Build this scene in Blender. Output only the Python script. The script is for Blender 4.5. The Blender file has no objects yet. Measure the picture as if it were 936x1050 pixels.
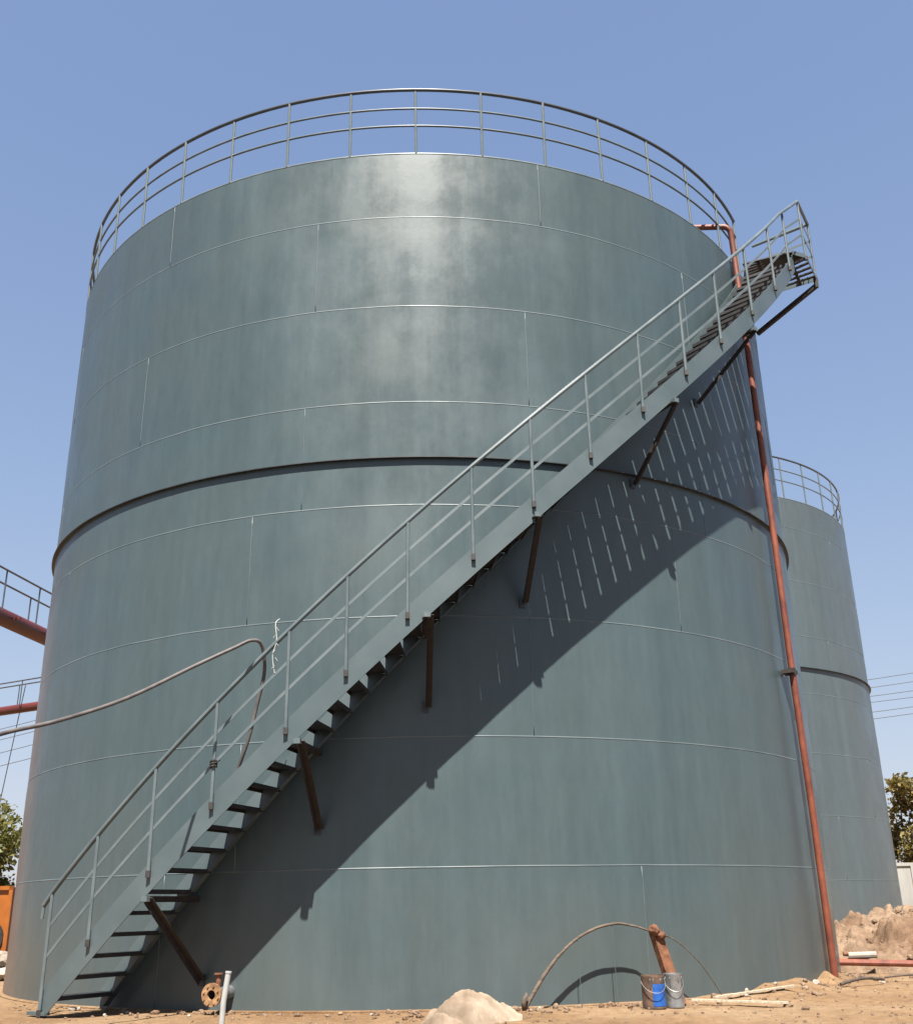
import bpy, bmesh, math, random
from math import sin, cos, pi, radians, sqrt, atan2
from mathutils import Vector, Matrix, noise

random.seed(7)
sc = bpy.context.scene
COL = sc.collection
R = 6.683          # tank shell radius
H = 11.626         # shell height
COURSE = 1.5       # plate course height
RO = 7.65          # outer stringer radius
RI = 6.80          # inner stringer radius
SL = 7.06          # stair rise per radian
def zs(th): return 4.2 + SL * th            # lower edge of the stringers
def cyl(r, th, z): return Vector((r * sin(th), -r * cos(th), z))

# ---------------------------------------------------------------- materials
def newmat(name):
    m = bpy.data.materials.new(name); m.use_nodes = True
    nt = m.node_tree; b = nt.nodes['Principled BSDF']
    return m, nt, b
def N(nt, typ, **kw):
    n = nt.nodes.new(typ)
    for k, v in kw.items(): setattr(n, k, v)
    return n
def noise_tex(nt, scale, detail=5, rough=.55, stretch=None, coord='Object', off=(0, 0, 0)):
    tc = N(nt, 'ShaderNodeTexCoord'); mp = N(nt, 'ShaderNodeMapping')
    nt.links.new(tc.outputs[coord], mp.inputs[0])
    if stretch: mp.inputs['Scale'].default_value = stretch
    mp.inputs['Location'].default_value = off
    n = N(nt, 'ShaderNodeTexNoise'); n.inputs['Scale'].default_value = scale
    n.inputs['Detail'].default_value = detail; n.inputs['Roughness'].default_value = rough
    nt.links.new(mp.outputs[0], n.inputs['Vector'])
    return n
def ramp(nt, src, stops):
    r = N(nt, 'ShaderNodeValToRGB'); e = r.color_ramp.elements
    while len(e) < len(stops): e.new(.5)
    for i, (p, c) in enumerate(stops):
        e[i].position = p
        e[i].color = (c, c, c, 1) if isinstance(c, (int, float)) else (*c, 1)
    nt.links.new(src, r.inputs[0]); return r
def mix(nt, a, b, fac, mode='MIX'):
    m = N(nt, 'ShaderNodeMix', data_type='RGBA', blend_type=mode)
    for s, v in ((m.inputs[6], a), (m.inputs[7], b), (m.inputs[0], fac)):
        if isinstance(v, bpy.types.NodeSocket): nt.links.new(v, s)
        elif isinstance(v, (int, float)): s.default_value = v
        else: s.default_value = (*v, 1)
    return m.outputs[2]
def bump(nt, b, src, strength, dist):
    bp = N(nt, 'ShaderNodeBump'); bp.inputs['Strength'].default_value = strength
    bp.inputs['Distance'].default_value = dist
    nt.links.new(src, bp.inputs['Height']); nt.links.new(bp.outputs[0], b.inputs['Normal'])

def simple(name, c1, c2, scale=6, rough=.6, metal=0, bmp=.2, bd=.01, stretch=None, lo=.35, hi=.65, rr=None):
    m, nt, b = newmat(name)
    n = noise_tex(nt, scale, 6, .6, stretch)
    r = ramp(nt, n.outputs[0], [(lo, c1), (hi, c2)])
    nt.links.new(r.outputs[0], b.inputs['Base Color'])
    b.inputs['Roughness'].default_value = rough; b.inputs['Metallic'].default_value = metal
    if rr:
        q = ramp(nt, n.outputs[0], [(lo, rr[0]), (hi, rr[1])]); nt.links.new(q.outputs[0], b.inputs['Roughness'])
    if bmp: bump(nt, b, n.outputs[0], bmp, bd)
    return m

def tank_paint(name, base, off=(0, 0, 0)):
    m, nt, b = newmat(name)
    streak = noise_tex(nt, 2.2, 6, .6, (1, 1, .07), off=off)
    patch = noise_tex(nt, .55, 6, .62, (1, 1, .8), off=(off[0] + 7, 3, 1))
    fine = noise_tex(nt, 9, 5, .65, (1, 1, .25), off=off)
    d = tuple(v * .86 for v in base); l = tuple(min(1, v * 1.12) for v in base)
    r1 = ramp(nt, streak.outputs[0], [(.3, d), (.72, l)])
    warm = (base[0] * 1.16, base[1] * 1.02, base[2] * .93)
    r2 = ramp(nt, patch.outputs[0], [(.4, 0.0), (.7, .7)])
    c = mix(nt, r1.outputs[0], warm, r2.outputs[0])
    rf = ramp(nt, fine.outputs[0], [(.3, .93), (.7, 1.06)])
    c = mix(nt, c, rf.outputs[0], 1.0, 'MULTIPLY')
    # splashed dust near the foot of the shell
    tc = N(nt, 'ShaderNodeTexCoord'); sp = N(nt, 'ShaderNodeSeparateXYZ')
    nt.links.new(tc.outputs['Object'], sp.inputs[0])
    mr = N(nt, 'ShaderNodeMapRange'); mr.inputs[1].default_value = 0; mr.inputs[2].default_value = 1.5
    mr.inputs[3].default_value = .16; mr.inputs[4].default_value = 0
    nt.links.new(sp.outputs[2], mr.inputs[0])
    mm = N(nt, 'ShaderNodeMath', operation='MULTIPLY')
    nt.links.new(mr.outputs[0], mm.inputs[0]); nt.links.new(patch.outputs[0], mm.inputs[1])
    c = mix(nt, c, (.17, .14, .11), mm.outputs[0])
    # brown reflection of the surroundings painted in low on the left-hand plates
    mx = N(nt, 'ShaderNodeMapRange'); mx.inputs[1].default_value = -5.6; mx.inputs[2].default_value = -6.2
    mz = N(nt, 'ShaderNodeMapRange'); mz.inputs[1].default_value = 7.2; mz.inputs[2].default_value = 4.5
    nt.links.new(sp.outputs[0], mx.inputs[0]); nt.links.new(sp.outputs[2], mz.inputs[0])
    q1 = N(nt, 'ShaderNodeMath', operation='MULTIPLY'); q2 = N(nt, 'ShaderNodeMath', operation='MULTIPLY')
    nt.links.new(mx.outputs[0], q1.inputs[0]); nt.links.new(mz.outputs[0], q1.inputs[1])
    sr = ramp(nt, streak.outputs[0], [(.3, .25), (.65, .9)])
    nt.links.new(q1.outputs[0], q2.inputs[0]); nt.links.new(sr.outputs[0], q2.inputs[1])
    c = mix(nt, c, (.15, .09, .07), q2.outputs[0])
    # thin rust and dirt runs
    run = noise_tex(nt, 9, 4, .6, (1, 1, .03), off=(5, 1, 2)); where = noise_tex(nt, .8, 3, .5, off=(2, 8, 3))
    ra = ramp(nt, run.outputs[0], [(.66, 0.0), (.74, .55)]); rb = ramp(nt, where.outputs[0], [(.5, 0.0), (.62, 1.0)])
    q3 = N(nt, 'ShaderNodeMath', operation='MULTIPLY'); nt.links.new(ra.outputs[0], q3.inputs[0]); nt.links.new(rb.outputs[0], q3.inputs[1])
    c = mix(nt, c, (.07, .06, .052), q3.outputs[0])
    nt.links.new(c, b.inputs['Base Color'])
    # gloss varies in brushed vertical patches
    add = N(nt, 'ShaderNodeMath', operation='ADD')
    g = noise_tex(nt, .8, 8, .68, (1, 1, .75), off=(off[0] + 3, 9, 4))
    sm = N(nt, 'ShaderNodeMath', operation='MULTIPLY'); sm.inputs[1].default_value = .35
    nt.links.new(streak.outputs[0], sm.inputs[0])
    nt.links.new(g.outputs[0], add.inputs[0]); nt.links.new(sm.outputs[0], add.inputs[1])
    h2 = N(nt, 'ShaderNodeMath', operation='MULTIPLY'); h2.inputs[1].default_value = .74
    nt.links.new(add.outputs[0], h2.inputs[0])
    rr = ramp(nt, h2.outputs[0], [(.41, .3), (.6, .48)])
    nt.links.new(rr.outputs[0], b.inputs['Roughness'])
    b.inputs['Specular IOR Level'].default_value = .4
    bump(nt, b, patch.outputs[0], .25, .03)
    return m

PAINT = (.047, .069, .075)
M = {}
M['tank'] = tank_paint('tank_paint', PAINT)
M['tank_far'] = tank_paint('tank_paint_weathered', (.062, .082, .090), (31, 11, 5))
M['weld'] = simple('weld_paint', (.045, .065, .072), (.095, .115, .12), 1.3, .5, 0, .3, .004, rr=(.6, .35))
M['ring'] = simple('ring_paint', (0.0182, 0.0208, 0.0234), (0.0312, 0.0365, 0.0391), 4, .5)
M['steel'] = simple('stair_paint', (.052, .072, .076), (.075, .095, .1), 1.6, .4, 0, .1, .004, lo=.3, hi=.7)
M['rail'] = simple('rail_paint', (.065, .085, .09), (.105, .125, .13), 3, .38, 0, .1, .003)
M['railtop'] = simple('rail_paint_grey', (0.0312, 0.0365, 0.0443), (0.0521, 0.0599, 0.0677), 3, .35, 0, .1, .003)
M['flat'] = simple('flat_bar_paint', (.075, .095, .1), (.105, .125, .13), 3, .45)
M['tread'] = simple('tread_steel', (.011, .011, .013), (.024, .024, .027), 7, .6, .0, .5, .004)
M['foot'] = simple('bare_weld_black', (0.0104, 0.00937, 0.00937), (0.026, 0.0208, 0.0208), 20, .7)
M['rustdark'] = simple('rusty_angle_iron', (.010, .0075, .007), (.026, .016, .013), 12, .8, 0, .5, .004)
M['rustred'] = simple('red_oxide_pipe', (.085, .018, .009), (.185, .048, .022), 5, .55, 0, .3, .004, (1, 1, .5))
M['redbig'] = simple('red_oxide_bridge', (.06, .008, .006), (.085, .013, .009), 1.2, .5, 0, .2, .01)
M['rust'] = simple('orange_rust', (0.0625, 0.0234, 0.0104), (0.172, 0.0677, 0.0286), 14, .85, 0, .6, .006)
M['canrust'] = simple('rust_stained_tin', (.035, .02, .014), (.12, .07, .045), 11, .7, 0, .3, .002)
M['hose'] = simple('dusty_hose', (0.0521, 0.0443, 0.0417), (0.104, 0.0885, 0.0833), 5, .6)
M['hosered'] = simple('dark_red_hose', (0.026, 0.0104, 0.0115), (0.0521, 0.0208, 0.0208), 6, .5)
M['rope'] = simple('pale_rope', (0.26, 0.26, 0.24), (0.391, 0.391, 0.365), 40, .8)
M['white'] = simple('white_plastic', (0.26, 0.26, 0.25), (0.323, 0.323, 0.312), 6, .5, 0, .1, .002)
M['silver'] = simple('galvanised', (0.182, 0.182, 0.177), (0.312, 0.312, 0.312), 14, .4, .7, .2, .003)
M['hole'] = simple('pipe_inside', (0.00625, 0.00417, 0.00312), (0.0156, 0.00781, 0.00521), 10, .9)
M['blue'] = simple('blue_label', (0.00521, 0.0469, 0.219), (0.0104, 0.0833, 0.312), 9, .45)
M['wood'] = simple('weathered_branch', (.05, .036, .026), (.12, .085, .06), 9, .85, 0, .6, .006, (1, 1, 4))
M['plank'] = simple('pale_timber', (0.26, 0.208, 0.141), (0.375, 0.328, 0.25), 8, .8, 0, .3, .004, (4, 1, 1))
M['sack'] = simple('cream_sackcloth', (.13, .09, .06), (.24, .19, .14), 3, .95, 0, .6, .02)
M['orange'] = simple('orange_enamel', (0.172, 0.0469, 0.00521), (0.26, 0.0781, 0.00781), 2.5, .45, 0, .1, .004)
M['black'] = simple('black_rubber', (0.00521, 0.00521, 0.00521), (0.013, 0.013, 0.013), 9, .8)
M['concrete'] = simple('pale_concrete', (0.187, 0.172, 0.146), (0.26, 0.24, 0.208), 5, .9, 0, .4, .01)
M['wall'] = simple('whitewash', (0.219, 0.214, 0.198), (0.286, 0.281, 0.26), 1.2, .85, 0, .2, .01, (1, 1, .3))
M['bark'] = simple('bark', (0.0365, 0.026, 0.0182), (0.0781, 0.0573, 0.0417), 8, .9, 0, .7, .02, (1, 1, .3))
M['wire'] = simple('wire_black', (0.0208, 0.0208, 0.0234), (0.0365, 0.0365, 0.0365), 3, .6)
M['stone'] = simple('broken_stone', (0.172, 0.141, 0.109), (0.312, 0.271, 0.229), 4, .95, 0, .5, .02)

def soil(name, cs, sc1=.35):
    m, nt, b = newmat(name)
    n1 = noise_tex(nt, sc1, 8, .62); n2 = noise_tex(nt, 7, 8, .7, off=(4, 4, 4))
    n3 = noise_tex(nt, 45, 6, .7)
    r1 = ramp(nt, n1.outputs[0], [(.32, cs[0]), (.5, cs[1]), (.68, cs[2])])
    r2 = ramp(nt, n2.outputs[0], [(.34, .72), (.62, 1.1)])
    c = mix(nt, r1.outputs[0], r2.outputs[0], 1.0, 'MULTIPLY')
    r3 = ramp(nt, n3.outputs[0], [(.35, .82), (.62, 1.1)])
    c = mix(nt, c, r3.outputs[0], 1.0, 'MULTIPLY')
    nt.links.new(c, b.inputs['Base Color']); b.inputs['Roughness'].default_value = .97
    b.inputs['Specular IOR Level'].default_value = .15
    a = N(nt, 'ShaderNodeMath', operation='ADD'); nt.links.new(n2.outputs[0], a.inputs[0]); nt.links.new(n3.outputs[0], a.inputs[1])
    bump(nt, b, a.outputs[0], .9, .03)
    return m
M['ground'] = soil('dry_earth', [(.15, .085, .042), (.225, .142, .078), (.275, .19, .115)])
M['pile'] = soil('dug_earth', [(0.135, 0.0807, 0.0495), (0.208, 0.138, 0.0911), (0.271, 0.198, 0.141)], 1.3)

def leafmat(name, c1, c2, c3):
    m, nt, b = newmat(name)
    g = N(nt, 'ShaderNodeNewGeometry')
    r = ramp(nt, g.outputs['Random Per Island'], [(0, c1), (.5, c2), (1, c3)])
    nt.links.new(r.outputs[0], b.inputs['Base Color'])
    b.inputs['Roughness'].default_value = .55
    tr = N(nt, 'ShaderNodeBsdfTranslucent'); nt.links.new(r.outputs[0], tr.inputs[0])
    ms = N(nt, 'ShaderNodeMixShader'); ms.inputs[0].default_value = .4
    out = nt.nodes['Material Output']
    nt.links.new(b.outputs[0], ms.inputs[1]); nt.links.new(tr.outputs[0], ms.inputs[2]); nt.links.new(ms.outputs[0], out.inputs[0])
    return m
M['leafg'] = leafmat('leaves_green', (.05, .06, .01), (.1, .1, .02), (.17, .15, .035))
M['leafy'] = leafmat('leaves_olive', (.07, .062, .014), (.14, .11, .026), (.22, .16, .045))

# ---------------------------------------------------------------- mesh helpers
def obj(name, bm, mat, parent=None, smooth=False, extra=None):
    me = bpy.data.meshes.new(name)
    if smooth:
        for f in bm.faces: f.smooth = True
    bm.to_mesh(me); bm.free()
    me.materials.append(M[mat] if isinstance(mat, str) else mat)
    for e in (extra or []): me.materials.append(M[e])
    if smooth == 'auto': me.set_sharp_from_angle(angle=radians(35))
    o = bpy.data.objects.new(name, me); COL.objects.link(o)
    if parent: o.parent = parent
    return o
def thing(name, label, cat, loc=(0, 0, 0), group=None):
    o = bpy.data.objects.new(name, None); COL.objects.link(o); o.location = loc
    o.empty_display_size = .3
    o['label'] = label; o['category'] = cat
    if group: o['group'] = group
    return o
def tag(o, label, cat, group=None):
    o['label'] = label; o['category'] = cat
    if group: o['group'] = group
    return o
def part(o, label): o['label'] = label; return o
def rehome(root):
    """children were meshed in world space: make them local to the root's base"""
    off = Matrix.Translation(-root.location)
    def go(o):
        for ch in list(o.children):
            go(ch)
    for ch in root.children:
        ch.data.transform(off)
        for g in ch.children: g.data.transform(off)

def tube(bm, pts, rad, seg=8, cap=True, mi=0):
    pts = [Vector(p) for p in pts]; n = len(pts)
    rads = rad if isinstance(rad, (list, tuple)) else [rad] * n
    t0 = (pts[1] - pts[0]).normalized()
    up = Vector((0, 0, 1)) if abs(t0.z) < .9 else Vector((0, 1, 0))
    u = t0.cross(up).normalized()
    rings = []
    for i, p in enumerate(pts):
        a = (p - pts[i - 1]).normalized() if i else t0
        b = (pts[i + 1] - p).normalized() if i < n - 1 else a
        t = (a + b); t = t.normalized() if t.length > 1e-6 else a
        u = (u - t * u.dot(t)).normalized(); v = t.cross(u)
        k = 1 / max(.5, sqrt(max(0, (1 + a.dot(b)) / 2)))
        rings.append([bm.verts.new(p + (u * cos(2 * pi * j / seg) + v * sin(2 * pi * j / seg)) * rads[i] * k) for j in range(seg)])
    fs = []
    for i in range(n - 1):
        for j in range(seg):
            fs.append(bm.faces.new((rings[i][j], rings[i][(j + 1) % seg], rings[i + 1][(j + 1) % seg], rings[i + 1][j])))
    if cap:
        fs.append(bm.faces.new(rings[0][::-1])); fs.append(bm.faces.new(rings[-1]))
    for f in fs: f.material_index = mi
    return bm
def beam(bm, a, b, w, h, up=(0, 0, 1)):
    """rectangular bar from a to b, w across, h along 'up'"""
    a, b = Vector(a), Vector(b); t = (b - a).normalized(); up = Vector(up)
    s = t.cross(up)
    if s.length < 1e-4: s = t.cross(Vector((0, 1, 0)))
    s.normalize(); v = s.cross(t).normalized()
    vs = []
    for p in (a, b):
        for (i, j) in ((-1, -1), (1, -1), (1, 1), (-1, 1)):
            vs.append(bm.verts.new(p + s * i * w / 2 + v * j * h / 2))
    for f in ((3, 2, 1, 0), (4, 5, 6, 7), (0, 1, 5, 4), (1, 2, 6, 5), (2, 3, 7, 6), (3, 0, 4, 7)):
        bm.faces.new([vs[k] for k in f])
    return bm
def angle_iron(bm, a, b, w, t, up):
    """L profile: two flat legs meeting at the line a-b"""
    a, b, up = Vector(a), Vector(b), Vector(up)
    d = (b - a).normalized(); s = d.cross(up).normalized(); v = s.cross(d).normalized()
    beam(bm, a + v * t / 2 + s * w / 2, b + v * t / 2 + s * w / 2, w, t, v)
    beam(bm, a + s * t / 2 + v * (t + w) / 2, b + s * t / 2 + v * (t + w) / 2, t, w - t * .02, v)
    return bm
def arc_section(bm, sec, t0, t1, n, zf, closed=False, mi=0):
    """sweep a closed section [(r, dz), ...] round the z axis from t0 to t1 with height zf(theta)"""
    rings = []
    cnt = n if closed else n + 1
    for i in range(cnt):
        th = t0 + (t1 - t0) * i / n
        rings.append([bm.verts.new(cyl(r, th, zf(th) + dz)) for r, dz in sec])
    k = len(sec)
    for i in range(n):
        a = rings[i]; b = rings[(i + 1) % cnt]
        for j in range(k):
            f = bm.faces.new((a[j], b[j], b[(j + 1) % k], a[(j + 1) % k])); f.material_index = mi
    if not closed:
        bm.faces.new(rings[0][::-1]); bm.faces.new(rings[-1])
    return bm
def fixn(bm):
    bmesh.ops.recalc_face_normals(bm, faces=bm.faces[:]); return bm
def disc_cyl(bm, a, b, r, seg=24):
    return tube(bm, [a, b], r, seg)
def icoclod(bm, c, s, rnd, sub=1, mi=0):
    r = bmesh.ops.create_icosphere(bm, subdivisions=sub, radius=1)
    e = Matrix.Rotation(rnd.random() * 6, 3, 'Z') @ Matrix.Rotation(rnd.random() * 3, 3, 'X')
    for v in r['verts']:
        q = v.co.copy(); q *= 1 + .35 * noise.noise(q * 1.6 + Vector(c) * 9)
        q = Vector((q.x, q.y * .75, q.z * .62)); q = e @ q
        v.co = Vector(c) + q * s

# ---------------------------------------------------------------- camera
f_px, pitch, yaw, roll, D, HC = 1075.132, radians(20.627), radians(1.9), radians(-1.063), 19.475, 1.072
F = Vector((sin(yaw) * cos(pitch), cos(yaw) * cos(pitch), sin(pitch)))
Rt = Vector((cos(yaw), -sin(yaw), 0)); U = Rt.cross(F)
R2 = Rt * cos(roll) + U * sin(roll); U2 = -Rt * sin(roll) + U * cos(roll)
cam = bpy.data.cameras.new('camera'); co = bpy.data.objects.new('camera', cam); COL.objects.link(co)
m3 = Matrix((R2, U2, -F)).transposed().to_4x4(); m3.translation = Vector((0, -D, HC))
co.matrix_world = m3
cam.sensor_fit = 'HORIZONTAL'; cam.sensor_width = 36; cam.lens = f_px / 936 * 36
cam.clip_start = .1; cam.clip_end = 6000
sc.camera = co

# ---------------------------------------------------------------- light
az, el = radians(-2.0), radians(60.3)
S = Vector((sin(az) * cos(el), -cos(az) * cos(el), sin(el)))
w = bpy.data.worlds.new('World'); sc.world = w; w.use_nodes = True
nt = w.node_tree; bg = nt.nodes['Background']
sky = nt.nodes.new('ShaderNodeTexSky'); sky.sky_type = 'NISHITA'; sky.sun_disc = False
sky.sun_elevation = el; sky.sun_rotation = atan2(S.x, S.y)
sky.air_density = 1.15; sky.dust_density = .7; sky.ozone_density = 1.4; sky.altitude = 0
tint = nt.nodes.new('ShaderNodeMix'); tint.data_type = 'RGBA'; tint.blend_type = 'MULTIPLY'; tint.inputs[0].default_value = 1
tint.inputs[7].default_value = (1.05, .97, .95, 1)
nt.links.new(sky.outputs[0], tint.inputs[6]); # hazy summer air: soft shoulder that keeps the horizon band from burning out
def vmath(op, a, b):
    n = nt.nodes.new('ShaderNodeVectorMath'); n.operation = op
    for k, v in enumerate((a, b)):
        if isinstance(v, bpy.types.NodeSocket): nt.links.new(v, n.inputs[k])
        else: n.inputs[k].default_value = v
    return n.outputs[0]
SK = .085 * 2.55
num = vmath('MULTIPLY', tint.outputs[2], (1.30, 1.45, 2.1))
den = vmath('ADD', vmath('MULTIPLY', tint.outputs[2], (1.2 * SK, 1.3 * SK, 1.8 * SK)), (1, 1, 1))
shoulder = vmath('DIVIDE', num, den)
nt.links.new(shoulder, bg.inputs[0]); bg.inputs[1].default_value = .07
sl = bpy.data.lights.new('sun', 'SUN'); sl.energy = 5; sl.angle = radians(.5); sl.color = (1, .95, .87)
so = bpy.data.objects.new('sun', sl); COL.objects.link(so)
so.rotation_euler = S.to_track_quat('Z', 'Y').to_euler()
sc.view_settings.view_transform = 'Standard'; sc.view_settings.look = 'None'
sc.view_settings.exposure = 1.63; sc.view_settings.gamma = 1

# ---------------------------------------------------------------- ground
def gh(x, y):
    d = sqrt(x * x + y * y); d2 = sqrt((x - 6.476) ** 2 + (y - 12.495) ** 2)
    near = min(max((min(d, d2) - R - .1) / .8, 0), 1)
    fall = 1 / (1 + max(0, max(abs(x), abs(y)) - 25) / 20)
    h = (noise.fractal(Vector((x * .7, y * .7, 0)), 1, 2, 4) * .035 + noise.noise(Vector((x * 3.1, y * 3.1, 5))) * .012) * (.25 + .75 * near) * fall
    # spoil washed up against the right-hand foot of the tank
    th = atan2(x, -y)
    if R - .3 < d < R + 1.2 and .45 < th < 1.25:
        k = sin(min(1, max(0, (th - .45) / .8)) * pi) * math.exp(-((d - R) / .35) ** 2)
        h += k * (.1 + .14 * noise.noise(Vector((x * 2.2, y * 2.2, 1))))
    return h - .012
def axis(lo, hi, step, far):
    a = [lo + i * step for i in range(int((hi - lo) / step) + 1)]
    s = step; x = a[-1]
    while x < far: s *= 1.35; x += s; a.append(x)
    s = step; x = a[0]; pre = []
    while x > -far: s *= 1.35; x -= s; pre.append(x)
    return pre[::-1] + a
bm = bmesh.new()
xs = axis(-12, 14, .14, 2500); ys = axis(-12.5, 4, .14, 2500)
g = [[bm.verts.new((x, y, gh(x, y))) for x in xs] for y in ys]
for j in range(len(ys) - 1):
    for i in range(len(xs) - 1):
        bm.faces.new((g[j][i], g[j][i + 1], g[j + 1][i + 1], g[j + 1][i]))
o = obj('ground', bm, 'ground', smooth=True); o['kind'] = 'structure'

# unseen dark sheet on the camera's side, added to cut ground bounce
M['bounce_cut'] = simple('bounce_cut_dark', (.03, .028, .026), (.05, .047, .043), 2, .95, 0, .5, .01)
bm = bmesh.new(); gx = [-60 + 2 * k for k in range(61)]; yy = [-10.6, -11, -13, -16, -20, -30, -45, -70]
gg = [[bm.verts.new((x, y - (.35 * noise.noise(Vector((x * .4, 0, 3))) if y > -11 else 0), .045 - (.07 if y > -10.9 else 0))) for x in gx] for y in yy]
for a_, b_ in zip(gg, gg[1:]):
    for i in range(60): bm.faces.new((b_[i], b_[i + 1], a_[i + 1], a_[i]))
o = obj('bounce_cut_sheet', bm, 'bounce_cut', smooth=True); o['kind'] = 'structure'

# clods and pebbles
rnd = random.Random(3)
bm = bmesh.new()
k = 0
while k < 1500:
    x = rnd.uniform(-6.5, 8.5); y = rnd.uniform(-9.6, -1.5)
    d = sqrt(x * x + y * y)
    if d < R + .12: continue
    if x < 5 and y > -4: continue
    s = rnd.choice((.006, .009, .012, .016, .022)) * rnd.uniform(.7, 1.3)
    if noise.noise(Vector((x * .9, y * .9, 2))) < rnd.uniform(-.4, .3): continue
    if rnd.random() < .03: s *= 2.2
    icoclod(bm, (x, y, gh(x, y) + s * .25), s, rnd); k += 1
for q in range(260):
    th = rnd.uniform(-.75, 1.15); rr0 = R + .1 + abs(rnd.gauss(0, .35)); s = rnd.choice((.015, .022, .03, .045)) * rnd.uniform(.7, 1.2)
    p = cyl(rr0, th, 0); n0 = len(bm.faces); icoclod(bm, (p.x, p.y, gh(p.x, p.y) + s * .3), s, rnd, 2)
    if rnd.random() < .1:
        bm.faces.ensure_lookup_table()
        for f in bm.faces[n0:]: f.material_index = 1
o = obj('gravel', bm, 'pile', extra=['stone']); o['kind'] = 'stuff'
tag(o, 'loose pebbles and dry clods strewn over the bare earth', 'gravel')

# ---------------------------------------------------------------- tanks
def build_tank(label, paint, seams, detail, R=R, H=H):
    t = thing('storage_tank', label, 'tank', group='grey steel storage tanks')
    # shell with slight plate waviness
    bm = bmesh.new(); n = 288; rows = []
    zl = [0]; z = 0
    while z < H - .01:
        z = min(H, z + .25); zl.append(z)
    def disp(th, z):
        p = cyl(R, th, z)
        q = noise.noise(Vector((p.x * .55 + detail, p.y * .55, z * .5))) * .008 + noise.noise(Vector((p.x * 1.7, p.y * 1.7 + detail, z * 1.3))) * .003
        edge = min(1, min(z, H - z) / .4)
        dz = abs((z / COURSE) - round(z / COURSE)) * COURSE
        q -= .005 * math.exp(-(dz / .14) ** 2)
        return q * edge
    for z in zl:
        rows.append([bm.verts.new(cyl(R + disp(2 * pi * i / n, z), 2 * pi * i / n, z)) for i in range(n)])
    for a, b in zip(rows, rows[1:]):
        for i in range(n): bm.faces.new((a[i], a[(i + 1) % n], b[(i + 1) % n], b[i]))
    fixn(bm)
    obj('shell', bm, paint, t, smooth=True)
    bm = bmesh.new()
    c = bm.verts.new((0, 0, H + .55)); ring = [bm.verts.new(cyl(R - .002, 2 * pi * i / n, H - .004)) for i in range(n)]
    for i in range(n): bm.faces.new((ring[i], ring[(i + 1) % n], c))
    fixn(bm); obj('roof', bm, paint, t, smooth=True)
    # horizontal and vertical weld beads, one part
    bm = bmesh.new(); rr = random.Random(5 + int(detail)); n = 288
    for kk in range(1, 8):
        zz = kk * COURSE
        sec = [(-.005, -.010), (.0015, -.009), (.0035, -.002), (.002, .009), (-.005, .011)]; rings = []
        for i in range(n):
            th = 2 * pi * i / n; zz2 = zz + .004 * noise.noise(Vector((th * 9, kk, detail))); q = disp(th, zz) - .0005
            rings.append([bm.verts.new(cyl(R + q + dr + .0006 * noise.noise(Vector((th * 60, kk, 0))), th, zz2 + dz)) for dr, dz in sec])
        for i in range(n):
            A = rings[i]; B = rings[(i + 1) % n]
            for j in range(5): bm.faces.new((A[j], B[j], B[(j + 1) % 5], A[(j + 1) % 5]))
    for kk in range(8):
        z0 = kk * COURSE; z1 = min(H, z0 + COURSE)
        for j in range(7):
            th = seams[kk] + j * 2 * pi / 7
            if kk < 3 and j in (0, 1, 6) and detail == 1 and rr.random() < .5: continue
            k0 = 0
            P = []
            for s in range(13):
                zz = z0 + .01 + (z1 - z0 - .02) * s / 12
                i0 = th / (2 * pi) * n; a0 = math.floor(i0); fr = i0 - a0
                d0 = disp(2 * pi * a0 / n, zz) * (1 - fr) + disp(2 * pi * (a0 + 1) / n, zz) * fr
                P.append(cyl(R * (1 - (fr * (1 - fr)) * (2 * pi / n) ** 2 / 2) + d0 - .0015, th + rr.uniform(-1, 1) * .0003, zz))
            tube(bm, P, .0065, 5)
    obj('weld_seam', bm, 'weld', t, smooth=True)
    # flat stiffener ring
    bm = bmesh.new()
    arc_section(bm, [(R - .02, 6.655), (R + .055, 6.655), (R + .055, 6.668), (R - .02, 6.668)], 0, 2 * pi, 240, lambda th: 0, True)
    fixn(bm); obj('stiffener_ring', bm, 'ring', t)
    bm = bmesh.new()
    arc_section(bm, [(R - .02 + .026 * cos(k * pi / 5), H + .004 + .026 * sin(k * pi / 5)) for k in range(10)], 0, 2 * pi, 240, lambda th: 0, True)
    fixn(bm); obj('rim_bead', bm, 'rail', t, smooth=True)
    bm = bmesh.new()
    arc_section(bm, [(R - .01, -.06), (R + .07, -.06), (R + .07, .004), (R + .012, .012), (R - .01, .012)], 0, 2 * pi, 240, lambda th: 0, True)
    fixn(bm); obj('base_plate', bm, 'ground', t)
    # guard rail round the roof
    g0, g1 = (1.17, 2 * pi + 1.04) if detail == 1 else (0, 2 * pi)
    rl = R - .01
    def railsweep(zc, rad, mat, nm, parent=None):
        bm = bmesh.new()
        if detail == 1:
            tube(bm, [cyl(rl, g0 + (g1 - g0) * i / 180, zc) for i in range(181)], rad, 8)
        else:
            arc_section(bm, [(rl + rad * cos(a * pi / 4), rad * sin(a * pi / 4)) for a in range(8)], 0, 2 * pi, 180, lambda th: zc, True)
        return obj(nm, bm, mat, parent or t, smooth=True)
    gr = railsweep(H + 1.21, .027, 'railtop', 'guard_rail')
    for zc in (H + .525, H + .85): railsweep(zc, .017, 'rail', 'mid_rail', gr)
    step = (2 * pi) / 42; first = None
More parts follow.
